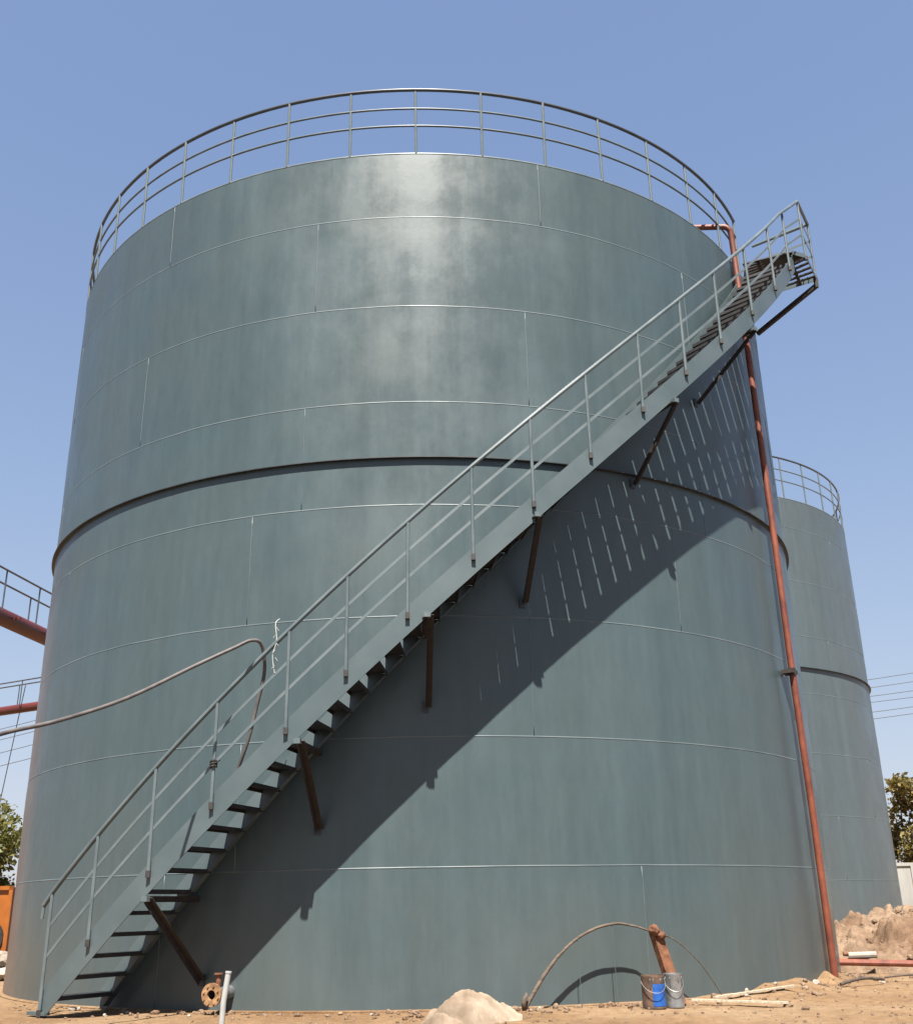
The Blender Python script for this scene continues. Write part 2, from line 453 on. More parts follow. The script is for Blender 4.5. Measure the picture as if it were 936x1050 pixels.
    for i in range(42):
        th = -.012 + step * i
        a = th % (2 * pi)
        if detail == 1 and 1.04 < a < 1.17: continue
        bm = bmesh.new(); tube(bm, [(0, 0, 0), (0, 0, 1.2)], .021, 8)
        if first is None:
            first = obj('railing_post', bm, 'rail', gr, smooth='auto'); po = first
        else:
            bm.free(); po = first.copy(); COL.objects.link(po); po.parent = gr
        jx = Vector((rr.uniform(-1, 1), rr.uniform(-1, 1), 0)) * .006
        po.location = cyl(rl, th, H + .01)
        po.rotation_euler = (rr.uniform(-1, 1) * .012, rr.uniform(-1, 1) * .012, 0)
    return t

tank = build_tank('nearer large blue-grey steel tank wrapped by the climbing stair', 'tank',
                  [.4, .55, .2, -.35, -.245, .22, -.23, .267], 1)
# nozzle at the foot (a part of the near tank)
a = -.345
bm = bmesh.new(); tube(bm, [cyl(R - .02, a, .2), cyl(R + .36, a, .2)], .075, 20, cap=False)
nz = obj('nozzle', bm, 'silver', tank, smooth='auto')
bm = bmesh.new()
ax = cyl(1, a, 0); ce = cyl(R + .36, a, .2); ez = Vector((0, 0, 1)); ex = ax.cross(ez)
def annulus(bm, c0, c1, ri, ro, seg=28):
    rings = []
    for c, r in ((c0, ri), (c0, ro), (c1, ro), (c1, ri)):
        rings.append([bm.verts.new(c + ex * r * cos(2 * pi * i / seg) + ez * r * sin(2 * pi * i / seg)) for i in range(seg)])
    for k in range(4):
        A, B = rings[k], rings[(k + 1) % 4]
        for i in range(seg): bm.faces.new((A[i], A[(i + 1) % seg], B[(i + 1) % seg], B[i]))
annulus(bm, ce, ce + ax * .03, .05, .122)
for i in range(8):
    p = ce + ex * .095 * cos(i * pi / 4 + .3) + ez * .095 * sin(i * pi / 4 + .3)
    tube(bm, [p - ax * .02, p + ax * .045], .012, 6)
M['brass'] = simple('ochre_rust', (.12, .06, .025), (.3, .17, .08), 16, .75, 0, .5, .004)
fixn(bm); obj('flange', bm, 'brass', nz)
bm = bmesh.new(); tube(bm, [ce - ax * .2, ce - ax * .19], .073, 20); obj('bore', bm, 'hole', nz)
bm = bmesh.new(); tube(bm, [ce + ez * .09 - ax * .12, ce + ez * .2 - ax * .11], .03, 10); tube(bm, [ce + ez * .2 - ax * .11, ce + ez * .215 - ax * .11], .05, 10)
obj('vent_plug', bm, 'rust', nz)

tank2 = build_tank('farther storage tank partly hidden behind the right edge of the near one', 'tank_far',
                   [.1, .5, .8, .3, .6, .15, .75, .4], 2, 6.075, 11.35)
tank2.location = (7.057, 12.34, 0); tank2.rotation_euler = (0, 0, .04)

# ---------------------------------------------------------------- staircase
st = thing('staircase', 'long grey steel stair with railing curving up around the nearer tank', 'staircase', tuple(cyl(7.2, -.6, 0)))
TS, TE = -.612, 1.0
P1 = Vector((6.72, -4.02, 0)); P2 = Vector((7.15, -3.32, 0)); P3 = Vector((6.21, -2.70, 0)); P4 = Vector((5.66, -3.80, 0))
P0 = cyl(RO, TE, 0)
ZL = 11.66
def stringer(r, th1):
    bm = bmesh.new(); n = 90; rings = []
    for i in range(n + 1):
        th = TS + (th1 - TS) * i / n
        lo = max(.0, zs(th)); hi = max(lo + .1, zs(th) + .34)
        rings.append([bm.verts.new(cyl(r + dr, th, z)) for dr, z in ((-.005, lo), (.005, lo), (.005, hi), (-.005, hi))])
    for A, B in zip(rings, rings[1:]):
        for j in range(4): bm.faces.new((A[j], B[j], B[(j + 1) % 4], A[(j + 1) % 4]))
    bm.faces.new(rings[0][::-1]); bm.faces.new(rings[-1]); fixn(bm)
    return obj('stringer', bm, 'steel', st, smooth='auto')
s_out = stringer(RO, TE); s_in = stringer(RI, .97)
bm = bmesh.new()   # lower flange of the inner stringer
arc_section(bm, [(RI + .007, .004), (RI + .085, .004), (RI + .085, .016), (RI + .007, .016)], -.59, .97, 90, zs)
fixn(bm); obj('flange', bm, 'weld', s_in, smooth='auto')
bm = bmesh.new()   # foot plate of the outer stringer
f0 = cyl(RO, TS - .01, 0); beam(bm, cyl(RO, TS - .022, .02), cyl(RO, TS + .02, .02), .07, .035); obj('foot_plate', bm, 'steel', s_out)
# treads
i = -1; th = -.575 - .0315
tread0 = None
while th < TE - .03:
    z = max(.035, zs(th) + .28)
    bm = bmesh.new()
    c0 = cyl(RI + .006, th, 0); c1 = cyl(RO - .007, th, 0); rad = (c1 - c0).normalized(); tan = Vector((cos(th), sin(th), 0))
    dep = .244
    def V(a, b, zz): return c0 + rad * a + tan * b + Vector((0, 0, zz))
    L = (c1 - c0).length
    # folded pan tread: top sheet, front lip, back lip
    def slab(b0, b1, z0, z1):
        vs = [bm.verts.new(V(a_, b_, z_)) for z_ in (z0, z1) for (a_, b_) in ((0, b0), (L, b0), (L, b1), (0, b1))]
        for f in ((3, 2, 1, 0), (4, 5, 6, 7), (0, 1, 5, 4), (1, 2, 6, 5), (2, 3, 7, 6), (3, 0, 4, 7)): bm.faces.new([vs[q] for q in f])
    slab(.006, dep - .006, z - .006, z); slab(0, .006, z - .045, z); slab(dep - .006, dep, z - .045, z)
    fixn(bm); obj('tread', bm, 'tread', st); th += .0315
# outer railing
pth = [-.6055, -.5175, -.417, -.3175, -.2065, -.118, -.025, .076, .1755, .278, .3875, .49, .592, .7045, .822, .94]
rr_ = RO + .026
def rz_(th): return 5.58 + SL * th
ht = [cyl(rr_, -.622, rz_(-.622) - .02)] + [cyl(rr_, TS + .008 + (.93 - TS) * i / 60, rz_(TS + .008 + (.93 - TS) * i / 60)) for i in range(60)]
landtop = 12.80
def end_tail(dz, drop=0):
    return [Vector((P1.x, P1.y, landtop + dz)), Vector((P2.x, P2.y, landtop + .02 + dz)), Vector((P3.x + .1, P3.y + .05, landtop + dz))]
bm = bmesh.new(); tube(bm, ht + end_tail(0), .027, 10)
tube(bm, [cyl(rr_, -.622, rz_(-.622)), cyl(rr_, -.624, rz_(-.622) - .17)], .02, 8)
hr = obj('handrail', bm, 'rail', st, smooth='auto')
for dz in (-.37, -.70):
    bm = bmesh.new()
    pts = [cyl(rr_ - .006, pth[0] + (.94 - pth[0]) * i / 60, rz_(pth[0] + (.94 - pth[0]) * i / 60) + dz) for i in range(61)]
    # flat bar standing on edge
    rings = []
    pp = pts + end_tail(dz)
    for p in pp:
        q = Vector((p.x, p.y, 0)).normalized() * .004
        rings.append([bm.verts.new(p + q * s + Vector((0, 0, u))) for s, u in ((-1, -.024), (1, -.024), (1, .024), (-1, .024))])
    for A, B in zip(rings, rings[1:]):
        for j in range(4): bm.faces.new((A[j], B[j], B[(j + 1) % 4], A[(j + 1) % 4]))
    bm.faces.new(rings[0][::-1]); bm.faces.new(rings[-1]); fixn(bm)
    obj('mid_rail', bm, 'flat', st, smooth='auto')
def post(a, b, r=.021):
    bm = bmesh.new(); tube(bm, [a, b], r, 8)
    p = obj('railing_post', bm, 'rail', st, smooth='auto')
    bm = bmesh.new(); d = (Vector(b) - Vector(a)).normalized()
    beam(bm, Vector(a) - d * .045, Vector(a) + d * .03, .05, .05, (0, 1, 0)); obj('post_foot', bm, 'foot', p)
    return p
rr = random.Random(11)
for k, th in enumerate(pth):
    j = rr.uniform(-1, 1) * .0015
    zb = .03 if k == 0 else zs(th) + .22
    post(cyl(RO + .028, th + j, zb), cyl(rr_, th, rz_(th)))
for p, inn in ((P1, 0), (P2, 0)):
    post(Vector((p.x, p.y, ZL - .05)), Vector((p.x, p.y, landtop)))
# landing: floor and edge channel
bm = bmesh.new()
poly = [P0, P1, P2, P3, P4, cyl(RI, .985, 0)]
k = 0
while k < 13:                       # open grating of flat slats running from the tank to the outer edge
    q = (k + .5) / 13; A = P4.lerp(P3, q); B = (P0.lerp(P1, min(1, q * 1.6)) if q < .62 else P1.lerp(P2, (q - .62) / .38))
    beam(bm, Vector((A.x, A.y, ZL - .01)), Vector((B.x, B.y, ZL - .01)), .062, .02); k += 1
ld = obj('landing', bm, 'tread', st)
bm = bmesh.new()
for A, B in ((P0, P1), (P1, P2), (P2, P3)):
    n_ = (B - A).normalized(); s = n_.cross(Vector((0, 0, 1))) * .008
    beam(bm, Vector((A.x, A.y, ZL - .02)) + s, Vector((B.x, B.y, ZL - .02)) + s, .01, .08)
obj('edge_channel', bm, 'steel', ld)
bm = bmesh.new()
for q in (.25, .75):
    A = P1.lerp(P4, q); B = P2.lerp(P3, q)
    beam(bm, Vector((A.x, A.y, ZL - .035)), Vector((B.x, B.y, ZL - .035)), .05, .05)
obj('joist', bm, 'rustdark', ld)
# landing brace to the shell
bm = bmesh.new()
A = Vector((7.12, -3.36, ZL - .2)); B = Vector((6.27, -2.40, 11.02))
angle_iron(bm, A, B, .07, .008, (0, 0, 1)); beam(bm, A + Vector((0, 0, .17)), A - Vector((0, 0, .03)), .06, .06, (0, 1, 0))
obj('brace', bm, 'rustdark', st)
# brackets: level arm under the treads and raking strut down to the shell
for (tt, zt, tb, zb) in ((-.415, 1.25, -.400, .33), (-.187, 2.874, -.193, 1.958), (.004, 4.28, 0.0, 3.355), (.18, 5.553, .187, 4.69), (.455, 7.42, .449, 6.542), (.701, 9.12, .667, 8.178)):
    bm = bmesh.new()
    rk = (cyl(RO + .02, tt, zt - .03), cyl(R + .02, tb, zb))
    angle_iron(bm, rk[0], rk[1], .075, .008, (cos(tt), sin(tt), 0))
    br = obj('bracket', bm, 'rustdark', st)
    bm = bmesh.new(); angle_iron(bm, cyl(R + .01, tt, zt - .075), cyl(RO + .06, tt, zt - .075), .06, .008, (0, 0, 1))
    obj('bracket_arm', bm, 'rustdark', br)
    bm = bmesh.new(); beam(bm, cyl(R + .009, tb, zb - .07), cyl(R + .009, tb, zb + .06), .08, .012, cyl(1, tb, 0)); obj('wall_pad', bm, 'ring', br)
    bm = bmesh.new(); beam(bm, cyl(RO + .012, tt, zt - .04), cyl(RO + .075, tt, zt - .04), .075, .06); obj('bracket_tip', bm, 'rail', br)
rehome(st)
for ch in st.children: pass

# ---------------------------------------------------------------- red filling pipe
pt = .930
fp = thing('riser_pipe', 'red-oxide pipe running up the right side of the near tank and over its rim', 'pipe', tuple(cyl(R + .15, .95, 0)))
bm = bmesh.new()
pts = [cyl(R + .15, .955, .05), cyl(R + .15, .95, 2.4), cyl(R + .15, .935, 4.5), cyl(R + .15, .932, 7), cyl(R + .14, .925, 9.5), cyl(R + .13, .921, 11.3), cyl(R + .12, .92, 12.06)]
for k in range(1, 7):
    a = k * pi / 12; pts.append(cyl(R + .12 - .13 * (1 - cos(a)), .92 - .002 * k, 12.06 + .13 * sin(a)))
pts += [cyl(R - .42, .86, 12.19)]
tube(bm, pts, .05, 12); obj('pipe', bm, 'rustred', fp, smooth='auto')
for z in (4.28, 7.1, 8.5, 9.05):
    bm = bmesh.new(); th = .935 if z < 8 else .928
    tube(bm, [cyl(R + .145, th, z - .05), cyl(R + .145, th, z + .05)], .064, 14)
    beam(bm, cyl(R + .005, th, z), cyl(R + .12, th, z), .03, .03)
    if z < 5: beam(bm, cyl(R + .02, th, z + .0), cyl(R + .2, th, z), .22, .06); obj('pipe_clamp', bm, 'rustdark' if z < 5 else 'orange', fp)
bm = bmesh.new(); tube(bm, [cyl(R + .15, .955, -.02), cyl(R + .15, .955, .06)], .09, 14); obj('pipe_shoe', bm, 'rustdark', fp)
bm = bmesh.new(); tube(bm, [cyl(R - .42, .86, 12.22), cyl(R - .42, .86, H + .03)], .05, 12); obj('down_leg', bm, 'rustred', fp)
rehome(fp)

# ---------------------------------------------------------------- hose, rope, tie
def smooth_path(p, n=8):
    p = [Vector(q) for q in p]; out = []
    for i in range(len(p) - 1):
        a = p[max(0, i - 1)]; b = p[i]; c = p[i + 1]; d = p[min(len(p) - 1, i + 2)]
        for k in range(n):
            t = k / n
            out.append(.5 * ((2 * b) + (c - a) * t + (2 * a - 5 * b + 4 * c - d) * t * t + (3 * b - a - 3 * c + d) * t ** 3))
    out.append(p[-1]); return out
bm = bmesh.new()
hp = smooth_path([(-6.2, -17.5, .02), (-5.0, -15.5, .35), (-4.3, -13.5, 1.25), (-3.9, -11.6, 2.08), (-3.761, -10, 2.569), (-3.502, -9.3, 2.80), (-3.074, -8.6, 3.14), (-2.551, -7.95, 3.61), (-2.187, -7.68, 3.87), (-2.0, -7.56, 3.99),
                  (-1.90, -7.44, 3.96), (-1.87, -7.33, 3.68), (-1.95, -7.25, 3.3), (-2.05, -7.2, 2.87), (-2.22, -7.1, 2.43), (-2.4, -7.02, 2.1), (-2.62, -6.97, 1.86)])
tube(bm, hp, .021, 10)
tag(obj('hose', bm, 'hose', smooth=True), 'long grey-brown hose sagging in from the left and looped over the stair handrail', 'hose')
bm = bmesh.new()
tube(bm, smooth_path([(-1.70, -7.46, 4.27), (-1.74, -7.5, 4.2), (-1.72, -7.5, 4.0), (-1.76, -7.49, 3.82), (-1.73, -7.48, 3.62)], 6), .006, 6)
for k in range(6): tube(bm, [(-1.73, -7.5, 4.16 - k * .09), (-1.73 + .03 * (-1) ** k, -7.5, 4.12 - k * .09)], .004, 4)
tag(obj('rope', bm, 'rope'), 'short pale frayed rope hanging from the stair handrail beside the hose loop', 'rope')
bm = bmesh.new()
c = cyl(RO + .03, -.3175, 2.63)
for k in range(3): tube(bm, [c + Vector((.035 * cos(a * pi / 5), .035 * sin(a * pi / 5), -.03 + k * .03 + .01 * sin(a))) for a in range(11)], .012, 6)
tube(bm, [c + Vector((.02, -.03, 0)), c + Vector((.08, -.04, .04))], .009, 5)
tag(obj('wire_tie', bm, 'foot'), 'black wire binding wound round the fourth stair post from the bottom', 'wire')

# ---------------------------------------------------------------- things at the foot of the tank
# bent branch arch
bm = bmesh.new()
ap = smooth_path([(1.06, -6.86, 0.0), (1.228, -6.83, .248), (1.40, -6.80, .46), (1.5, -6.78, .559), (1.678, -6.74, .70), (1.94, -6.67, .815), (2.155, -6.61, .853), (2.393, -6.52, .826), (2.56, -6.47, .775), (2.878, -6.32, .67), (3.176, -6.17, .43), (3.42, -6.03, .12), (3.47, -6.0, .0)], 5)
n = len(ap)
tube(bm, [p + Vector((0, 0, .006 * noise.noise(p * 7))) for p in ap], [.026 - .010 * min(1, i / (n * .3)) - .009 * max(0, i / n - .45) / .3 if i / n < .75 else .006 for i in range(n)], 8)
tube(bm, [(1.06, -6.9, -.01), (1.05, -6.92, .09), (1.09, -6.92, .17)], [.03, .028, .016], 7)
arch = obj('bent_branch', bm, 'wood', smooth=True)
tag(arch, 'thin brown branch bent into an arch against the tank foot', 'branch')
for p in ((1.70, -6.735, .70), (2.12, -6.62, .85)):
    bm = bmesh.new(); tube(bm, [p, (p[0] + .01, p[1] - .01, -.02)], .004, 5)
    icoclod(bm, p, .02, rnd); k = obj('stay', bm, 'steel', arch)
# leaning rusty steel section
lean = thing('steel_offcut', 'leaning salmon and rust coloured steel channel behind the paint cans', 'steel offcut', (2.78, -6.62, 0))
bm = bmesh.new()
A = Vector((2.80, -6.66, .0)); B = Vector((2.60, -6.60, .77)); d = (B - A).normalized(); ex_ = Vector((1, .15, 0))
for off, wdt, rot, mt in ((Vector((.035, -.03, 0)), .13, .5, 'rust'), (Vector((-.05, -.03, 0)), .085, -1.15, 'rustdark')):
    nn = Vector((sin(rot), -cos(rot), .05))
    beam(bm, A + off, B + off * .8, wdt, .01, nn)
obj('channel', bm, 'rust', lean)
bm = bmesh.new()
icoclod(bm, B + Vector((-.0, -.04, .01)), .085, rnd, 3); icoclod(bm, B + Vector((.07, -.05, -.05)), .06, rnd, 3)
obj('cap_rag', bm, 'rust', lean, smooth=True)
rehome(lean)
def can(x, y, r, h, body, label, band=None, dent=0):
    t = thing('paint_can', label, 'can', (x, y, gh(x, y)), 'paint cans at the tank foot')
    bm = bmesh.new()
    prof = [(0, 0), (r * .97, 0), (r, .008), (r, .02), (r * .985, .028), (r * .985, h - .03), (r, h - .022), (r * 1.01, h - .01), (r, h), (r * .93, h), (r * .93, h - .012), (0, h - .012)]
    sg = 28; rows = []
    for (q, z) in prof:
        rows.append([bm.verts.new((q * cos(2 * pi * i / sg), q * sin(2 * pi * i / sg), z)) for i in range(sg)] if q else [bm.verts.new((0, 0, z))])
    for a_, b_ in zip(rows, rows[1:]):
        for i in range(sg):
            j = (i + 1) % sg
            if len(a_) == 1: bm.faces.new((a_[0], b_[j], b_[i]))
            elif len(b_) == 1: bm.faces.new((a_[i], a_[j], b_[0]))
            else: bm.faces.new((a_[i], a_[j], b_[j], b_[i]))
    fixn(bm); obj('can_body', bm, body, t, smooth='auto')
    if band:
        bm = bmesh.new(); z0, z1, a0, a1 = band
        A = [(r + .003) for _ in range(2)]
        g = [[bm.verts.new((rad * sin(a0 + (a1 - a0) * i / 14), -rad * cos(a0 + (a1 - a0) * i / 14), z)) for i in range(15)] for rad, z in ((r * .985 + .003, z0), (r * .985 + .003, z1), (r * .985 + .0005, z1), (r * .985 + .0005, z0))]
        for k in range(4):
            for i in range(14): bm.faces.new((g[k][i], g[k][i + 1], g[(k + 1) % 4][i + 1], g[(k + 1) % 4][i]))
        fixn(bm); obj('can_label', bm, 'blue', t, smooth='auto')
    bm = bmesh.new(); r7 = random.Random(int(x * 100))
    for q in range(5):
        a = -pi / 2 + r7.uniform(-1.3, 1.3); zz = h - .03; l = r7.uniform(.04, .16)
        P = [((r + .001) * cos(a), (r + .001) * sin(a), zz - l * k / 4) for k in range(5)]
        tube(bm, P, [.005, .004, .003, .003, .004], 5)
    obj('paint_drip', bm, 'steel', t, smooth=True)
    bm = bmesh.new()
    tube(bm, [(r * 1.02 * cos(a), -r * .5 * abs(sin(a)) - r * .9 * abs(sin(a)), h * .82 - .55 * h * sin(a) * .6) for a in [pi * i / 14 for i in range(15)]], .003, 5)
    obj('wire_handle', bm, 'silver', t)
    return t
can(2.46, -7.02, .128, .335, 'canrust', 'rust-stained paint can with a blue label', (.03, .25, -.25, 1.15))
can(2.70, -6.93, .105, .345, 'silver', 'shiny bare metal paint can standing right of the blue-labelled one')
# white marker pipe
mp_ = thing('marker_pipe', 'slim white plastic pipe standing in the earth before the stair foot', 'pipe', (-1.93, -8.55, gh(-1.93, -8.55)))
bm = bmesh.new(); sg = 14
tube(bm, [(0, 0, -.1), (.012, 0, .3), (.045, .0, .56)], .027, sg, cap=False); obj('pipe', bm, 'white', mp_, smooth='auto')
bm = bmesh.new(); tube(bm, [(.0435, 0, .545), (.045, 0, .562)], .031, sg); obj('pipe_cap', bm, 'white', mp_)
# cream sack mound
def mound(cx, cy, rx, ry, h, nx=70, ny=50, rough=.2, seed=0, pw=1.0, fr=3.0, folds=0):
    bm = bmesh.new(); g = []
    for j in range(ny + 1):
        row = []
        for i in range(nx + 1):
            u = -1 + 2 * i / nx; v = -1 + 2 * j / ny
            x = cx + rx * u; y = cy + ry * v
            wob = 1 + .22 * noise.noise(Vector((u * 1.3 + seed, v * 1.3, seed)))
            d = sqrt(u * u + v * v) * wob
            b = max(0, 1 - d * d) ** pw
            p = Vector((x * fr, y * fr, seed))
            q = noise.fractal(p, .9, 2.1, 6) * rough * h * min(1, b * 3)
            if folds: q += folds * h * (abs(noise.noise(Vector((u * 2.2 + v * 3 + seed, v * 1.1, 2)))) - .2) * min(1, b * 2)
            row.append(bm.verts.new((x, y, gh(x, y) - .03 + (b * h + q if b > 0 else -.05))))
        g.append(row)
    for j in range(ny):
        for i in range(nx):
            bm.faces.new((g[j][i], g[j][i + 1], g[j + 1][i + 1], g[j + 1][i]))
    return bm
def to_base(o, base):
    o.data.transform(Matrix.Translation(-Vector(base))); o.location = base; return o
o = to_base(obj('sack', mound(.43, -7.75, .52, .36, .255, 110, 80, rough=.22, seed=3, pw=.75, fr=4.2, folds=1.0), 'sack', smooth=True), (.43, -7.75, 0))
tag(o, 'crumpled cream sackcloth heap on the earth in front of the near tank', 'sack')

# timber and scrap lying about
def lying(name, a, b, w, h, mat, label, cat, tubeit=False, bend=0):
    a, b = Vector(a), Vector(b); bm = bmesh.new()
    if tubeit: tube(bm, [a.lerp(b, k / 8) + Vector((0, 0, bend * sin(pi * k / 8))) for k in range(9)], w, 10)
    else:
        prev = None
        P = [a.lerp(b, k / 6) + Vector((0, 0, bend * sin(pi * k / 6))) for k in range(7)]
        t_ = (b - a).normalized(); s = t_.cross(Vector((0, 0, 1))).normalized() * w / 2
        rings = [[bm.verts.new(p + s * i + Vector((0, 0, j))) for i, j in ((-1, 0), (1, 0), (1, h), (-1, h))] for p in P]
        for A, B in zip(rings, rings[1:]):
            for j in range(4): bm.faces.new((A[j], B[j], B[(j + 1) % 4], A[(j + 1) % 4]))
        bm.faces.new(rings[0][::-1]); bm.faces.new(rings[-1]); fixn(bm)
    o = obj(name, bm, mat, smooth='auto' if tubeit else False)
    return tag(to_base(o, tuple(a)), label, cat)
lying('plank', (2.98, -6.55, .03), (3.95, -6.95, .012), .07, .02, 'plank', 'pale thin timber board lying on the earth right of the paint cans', 'plank')
lying('plank', (3.3, -6.3, .03), (4.55, -5.35, .07), .05, .02, 'plank', 'narrow weathered board lying along the tank foot near the red pipe', 'plank')
lying('steel_pipe', (6.35, -1.95, .16), (10.2, -3.25, .07), .05, 0, 'rustred', 'straight red-brown pipe lying on the ground before the dirt pile', 'pipe', True)
lying('steel_pipe', (6.6, -1.6, .26), (8.9, -2.0, .2), .035, 0, 'rust', 'thin rusty pipe lying on the toe of the dirt pile behind the thicker pipe', 'pipe', True)
lying('drain_pipe', (6.55, -1.95, .25), (6.95, -2.05, .26), .05, 0, 'concrete', 'short stub of pale pipe lying at the left end of the dirt pile', 'pipe', True)
lying('stick', (5.35, -4.75, .04), (6.1, -4.3, .06), .02, 0, 'bark', 'dark bent stick lying on the earth below the dirt pile', 'stick', True, .04)
lying('stick', (6.4, -3.6, .04), (7.2, -3.9, .05), .016, 0, 'wood', 'light brown stick lying right of the dark bent one', 'stick', True, .03)
# earth piles
o = to_base(obj('dirt_pile', mound(9.85, -.1, 3.9, 2.75, .98, 260, 200, .26, 5, .6, 2.6), 'pile', smooth=True), (9.85, -.1, 0))
tag(o, 'broad heap of dug reddish earth between the two tanks', 'dirt pile')
bm = bmesh.new(); r5 = random.Random(9)
for k in range(1500):
    a = r5.uniform(0, 2 * pi); q = sqrt(r5.random()) * .97
    x = 9.85 + 3.7 * q * cos(a); y = -.1 + 2.6 * q * sin(a)
    if sqrt(x * x + y * y) < R + .15: continue
    zz = gh(x, y) + .98 * max(0, 1 - q * q) ** .6 - .02
    icoclod(bm, (x, y, zz), r5.choice((.015, .02, .03, .045, .06)), r5)
o = obj('clod', bm, 'pile'); o.parent = bpy.data.objects['dirt_pile']; o.data.transform(Matrix.Translation((-9.85, .1, 0)))
o['kind'] = 'stuff'; o.name = 'clods'
bm = bmesh.new()
for k in range(60):
    a = r5.uniform(0, 2 * pi); q = r5.random()
    icoclod(bm, (-7.75 + .75 * q * cos(a), 1.0 + .6 * q * sin(a), .05 + .5 * (1 - q) * r5.random()), r5.uniform(.08, .19), r5, 2)
tag(to_base(obj('rubble_heap', bm, 'stone'), (-7.75, 1.0, 0)), 'small heap of pale broken rubble at the left foot of the near tank', 'rubble')

# ---------------------------------------------------------------- orange site container on the left
ob = thing('site_container', 'bright orange steel box with a round black port left of the near tank', 'container', (-11.6, 8.6, 0))
X0, X1, Y0, Y1 = -13.2, -10.02, 7.9, 9.6
bm = bmesh.new()
beam(bm, ((X0 + X1) / 2, Y0, .95), ((X0 + X1) / 2, Y1, .95), X1 - X0, 1.5)
bmesh.ops.bevel(bm, geom=bm.edges[:], offset=.03, segments=2, affect='EDGES')
obj('container_body', bm, 'orange', ob, smooth='auto')
bm = bmesh.new()
for x in (X0 + .05, (X0 + X1) / 2, X1 - .05): beam(bm, (x, Y0 - .03, .22), (x, Y0 - .03, 1.72), .09, .07, (0, 1, 0))
beam(bm, (X0, Y0 - .035, 1.68), (X1, Y0 - .035, 1.68), .06, .09)
obj('frame', bm, 'orange', ob)
bm = bmesh.new(); tube(bm, [(-10.55, Y0 - .05, .55), (-10.55, Y0 + .02, .55)], .42, 30); obj('port', bm, 'black', ob, smooth='auto')
for x in (X0 + .3, X1 - .3):
    bm = bmesh.new(); beam(bm, (x, Y0 + .1, .1), (x, Y1 - .1, .1), .2, .22); obj('skid', bm, 'black', ob)
rehome(ob)

# ---------------------------------------------------------------- pipe bridges on the left
def bridge(p, d, r, L0, L1, rail_off, label, legs):
    p = Vector(p); d = Vector(d).normalized(); s = d.cross(Vector((0, 0, 1)))
    base = p + d * legs[0]; base.z = 0
    t = thing('pipe_bridge', label, 'pipe bridge', tuple(base), 'overhead red pipes left of the near tank')
    bm = bmesh.new(); n = 12
    tube(bm, [p + d * (L0 + (L1 - L0) * k / n) for k in range(n + 1)], r, 24); obj('pipe', bm, 'redbig', t, smooth='auto')
    for side in (-1, 1):
        bm = bmesh.new(); q = p + s * side * rail_off
        tube(bm, [q + d * L0 + Vector((0, 0, r + .95)), q + d * L1 + Vector((0, 0, r + .95))], .03, 6); rl = obj('guard_rail', bm, 'railtop', t)
        k = L0 + .3 + (.9 if side > 0 else 0)
        while k < L1:
            bm = bmesh.new(); tube(bm, [q + d * k + Vector((0, 0, -.0)), q + d * k + Vector((0, 0, r + .95))], .025, 6)
            obj('railing_post', bm, 'railtop', rl); k += 1.85
    bm = bmesh.new()
    kk = L0 + .3
    while kk < L1:
        beam(bm, p + s * rail_off * -1.05 + d * kk, p + s * rail_off * 1.05 + d * kk, .06, .06); kk += 1.85
    obj('cross_arm', bm, 'redbig', t)
    for k in legs:
        c = p + d * k; bm = bmesh.new()
        for sg in (-1, 1): beam(bm, c + s * sg * .35 - Vector((0, 0, r + .1)), Vector((c.x, c.y, 0)) + s * sg * .6, .14, .14, d)
        beam(bm, c - s * .45 - Vector((0, 0, r + .06)), c + s * .45 - Vector((0, 0, r + .06)), .16, .12)
        obj('trestle', bm, 'ring', t)
    rehome(t); return t
bridge((-12.42, 10.58, 9.25), (.175, .985, 0), .25, -11, 14, .42, 'thick red pipe with twin handrails entering the upper left edge', (-9, 13))
bridge((-18.6, 27.04, 9.4), (-.86, .51, 0), .19, -13, 14, .3, 'thinner and lower looking distant red pipe with light handrails', (-10, 12))
bm = bmesh.new(); tube(bm, [(-17.35, 26.3, 10.4), (-18.8, 27.6, 0)], .02, 5)
tag(to_base(obj('guy_wire', bm, 'wire'), (-18.8, 27.6, 0)), 'thin wire running down from the distant red pipe to the tree', 'wire')

# ---------------------------------------------------------------- wall and trees
wl = thing('boundary_wall', 'white rendered wall with a coping beyond the dirt pile', 'wall', (32, 30, 0))
bm = bmesh.new(); beam(bm, (13, 30, 1.2), (62, 30, 1.2), .24, 2.44); obj('wall_panel', bm, 'wall', wl)
bm = bmesh.new(); beam(bm, (12.95, 30, 2.5), (62, 30, 2.5), .36, .14); obj('coping', bm, 'wall', wl)
for x in range(14, 62, 4):
    bm = bmesh.new(); beam(bm, (x, 29.86, 0), (x, 29.86, 2.43), .4, .1, (0, 1, 0)); obj('pier', bm, 'wall', wl)
rehome(wl)

